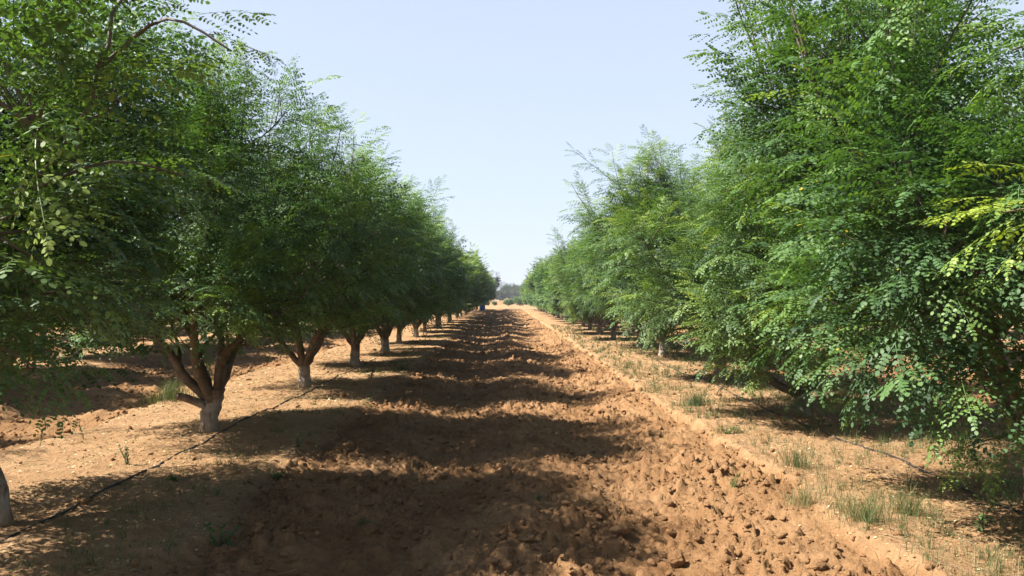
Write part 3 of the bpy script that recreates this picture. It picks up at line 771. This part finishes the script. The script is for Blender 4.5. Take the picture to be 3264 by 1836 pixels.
def build_grass():
    rng = np.random.RandomState(31); X, Y, Hh, T = [], [], [], []
    def mask(x, y):
        b = bank_mask(x, y); right = (x > 1.9)
        pn = perlin(x * 1.1 + 60, y * .7) + .5 * perlin(x * 3.3, y * 2.7 + 9)
        d = b * np.where(right, .25 + .75 * sst(-.2, .4, pn + .10), 1.0 * sst(-.2, .4, pn) * sst(-3.4, -2.3, x))
        d += np.where(right & (x < 2.7), .35, 0) * sst(.05, .5, pn) + np.where((y < 6.2) & right & (x < 3.4), .22, 0) * sst(-.1, .4, pn)
        return np.clip(d, 0, 1)
    xs, ys = ground_pts(rng, 15000, -6.0, 5.6, 3.6, 40, mask)
    for x, y in zip(xs, ys):
        k = rng.randint(5, 22); px, py = tuft_points(rng, x, y, k, rng.uniform(.03, .13)); t0 = rng.choice([.12, .3, .75, .9], p=[.35, .35, .2, .1])
        X.append(px); Y.append(py); Hh.append(rng.uniform(.045, .20) * rng.uniform(.4, 1, k) * (1 if x > 0 else .6)); T.append(np.full(k, t0))
    X, Y, Hh, T = map(np.concatenate, (X, Y, Hh, T)); Z = height(X, Y, False)
    W = rng.uniform(.0016, .0034, len(X)) * np.clip(Y / 7, 1, 3.0)
    tag(link_mesh('grass', blades_mesh('grass', np.stack([X, Y, Z - .005], 1), Hh, W, rng, .8, T), M_GRASS), kind='stuff')
    print('grass', len(X))
build_grass()
def build_tufts():
    for i, (x, y, n, rad, h, t, lab) in enumerate([
        (2.58, 10.3, 420, .26, .22, .15, 'dense green grass tuft on the edge of the right bank'),
        (2.36, 5.0, 300, .20, .22, .30, 'green grass tuft with dry stems near the bottom right corner'),
        (2.18, 5.55, 260, .20, .20, .72, 'straw coloured grass tuft left of the greener tuft at bottom right'),
        (2.72, 5.15, 260, .26, .26, .45, 'thin tall yellow green grass tuft at bottom right beside the green one'),
        (2.50, 6.55, 260, .24, .24, .30, 'grass tuft at the edge of the shade under the tall right tree'),
        (-4.75, 11.0, 700, .42, .36, .40, 'sunlit pale green grass clump behind the stub of the low forked tree'),
        (-2.0, 15.2, 220, .30, .16, .3, 'low grass tuft where the left bank drops to the lane')]):
        r = np.random.RandomState(700 + i); px, py = tuft_points(r, 0, 0, n, rad); z = height(px + x, py + y, False) - hz(x, y)
        me = blades_mesh('grass_tuft', np.stack([px, py, z - .01], 1), h * r.uniform(.35, 1, n), r.uniform(.0018, .0036, n) * max(1, y / 7), r, .7, np.full(n, t))
        tag(link_mesh('grass_tuft', me, M_GRASS, None, (x, y, hz(x, y))), lab, 'grass tuft', 'grass tufts on the banks')
build_tufts()
def weed(x, y, h, label, seed, spread=.5, stems=3, lsz=.035, rz=0):
    r = np.random.RandomState(seed); e = empty('weed', (x, y, hz(x, y)), rz); tag(e, label, 'weed', 'small weeds on the ground')
    sm = MB(); F = []
    for k in range(stems):
        a = r.uniform(0, 6.28); W = walk(r, (0, 0, -.02), (math.cos(a) * spread, math.sin(a) * spread, 1), h * r.uniform(.7, 1.1), h / 9, .12, [0, 0, .08])
        sm.tube(W, np.linspace(.0035, .0015, len(W)), 5)
        for q in W[1:]:
            for _ in range(3):
                F.append((q, unit(r.normal(0, 1, 3) * [1, 1, .4] + [0, 0, .3]), lsz * r.uniform(.6, 1.3), r.uniform(0, 1)))
    link_mesh('stem', sm.mesh('stem', True), M_TWIG, e)
    P = np.array([f[0] for f in F]); D = np.array([f[1] for f in F]); L = np.array([f[2] for f in F])[:, None]
    S = np.cross(D, [0, 0, 1.]); S /= np.linalg.norm(S, axis=1)[:, None] + 1e-9
    V = np.stack([P, P + D*L*.5 + S*L*.24, P + D*L, P + D*L*.5 - S*L*.24], 1).reshape(-1, 3)
    link_mesh('leaves', mesh_np('leaves', V, np.arange(len(V)), np.full(len(F), 4), [f[3] for f in F]), M_WEED, e)
for a in [(-3.28, 6.75, .26, 'upright feathery green weed beside the drip pipe on the left bank', 1, .2, 5, .03),
          (-2.62, 6.1, .09, 'low dark herb in the sun right of the feathery weed', 2, 1.2, 6, .035),
          (-1.74, 4.75, .22, 'small leafy weed standing in shade at the bottom left', 3, .35, 3, .05),
          (-2.0, 7.5, .16, 'small upright weed on the sunlit strip right of the low forked tree', 4, .4, 3, .035),
          (1.85, 6.2, .15, 'spindly weed in the furrow below the right bank', 5, .6, 4, .03),
          (2.95, 4.75, .28, 'leafy grey green weed at the bottom right corner', 6, .3, 4, .045),
          (-1.9, 6.5, .10, 'pale low weed at the left edge of the lane', 7, 1.3, 6, .04),
          (-2.35, 13.6, .30, 'round leaved weed in the shade beyond the second clear trunk', 8, .4, 4, .06),
          (2.42, 8.3, .12, 'grey green weed clinging to the crumbling edge of the right bank', 9, 1.0, 6, .03),
          (.25, 5.9, .10, 'tiny green seedling in the shaded middle of the lane', 10, .5, 2, .03),
          (-.95, 5.3, .10, 'tiny green seedling in shade left of the lane middle', 11, .8, 3, .03)]:
    weed(*a)
def build_litter():
    rng = np.random.RandomState(41)
    xs, ys = ground_pts(rng, 90000, -5.6, 5.6, 3.6, 24, lambda x, y: bank_mask(x, y) * (.25 + .6 * sst(-.2, .4, perlin(x * 1.5, y * 1.5))) + .02)
    n = len(xs); zs = height(xs, ys) + .003; a = rng.uniform(0, 6.28, n); L = rng.uniform(.006, .019, n) * np.clip(ys / 7, 1, 2.0); w = L * rng.uniform(.25, .6, n)
    D = np.stack([np.cos(a), np.sin(a), rng.normal(0, .25, n)], 1) * L[:, None]; S = np.stack([-np.sin(a), np.cos(a), rng.normal(0, .3, n)], 1) * w[:, None]
    P = np.stack([xs, ys, zs + .003], 1)
    V = np.stack([P - D, P + S, P + D, P - S], 1).reshape(-1, 3)
    tag(link_mesh('leaf_litter', mesh_np('leaf_litter', V, np.arange(4 * n), np.full(n, 4), rng.uniform(0, 1, n)), M_LITTER), kind='stuff')
build_litter()
def build_twigs():
    rng = np.random.RandomState(43); m = MB()
    xs, ys = ground_pts(rng, 3600, -5.6, 5.6, 3.8, 18, lambda x, y: .12 + .5 * bank_mask(x, y))
    for x, y in zip(xs, ys):
        a = rng.uniform(0, 6.28); L = rng.uniform(.04, .20); b = rng.normal(0, .25); t = np.linspace(-.5, .5, 4)
        px = x + L * (t * math.cos(a) - b * t * t * math.sin(a)); py = y + L * (t * math.sin(a) + b * t * t * math.cos(a))
        m.tube(np.stack([px, py, height(px, py, False) + .012 + rng.uniform(0, .012)], 1), rng.uniform(.0012, .0026), 3, False)
    tag(link_mesh('dry_twigs', m.mesh('dry_twigs'), M_STRAW), kind='stuff')
M_STRAW = plain('dry_straw', (.27, .20, .115), .8, 3, .5)
build_twigs()

# ------------------------------------------------------------------ dusty air
def haze():
    m = bpy.data.materials.new('haze_air'); m.use_nodes = True; t = m.node_tree
    for n in list(t.nodes):
        if n.type != 'OUTPUT_MATERIAL': t.nodes.remove(n)
    v = t.nodes.new('ShaderNodeVolumePrincipled'); v.inputs['Color'].default_value = (.88, .92, 1, 1)
    v.inputs['Density'].default_value = .0007; v.inputs['Anisotropy'].default_value = .2
    t.links.new(v.outputs[0], t.nodes['Material Output'].inputs['Volume'])
    b = MB(); b.box((-1100, -400, -4), (1100, 1700, 12)); tag(link_mesh('haze', b.mesh('haze'), m), kind='stuff')
haze()
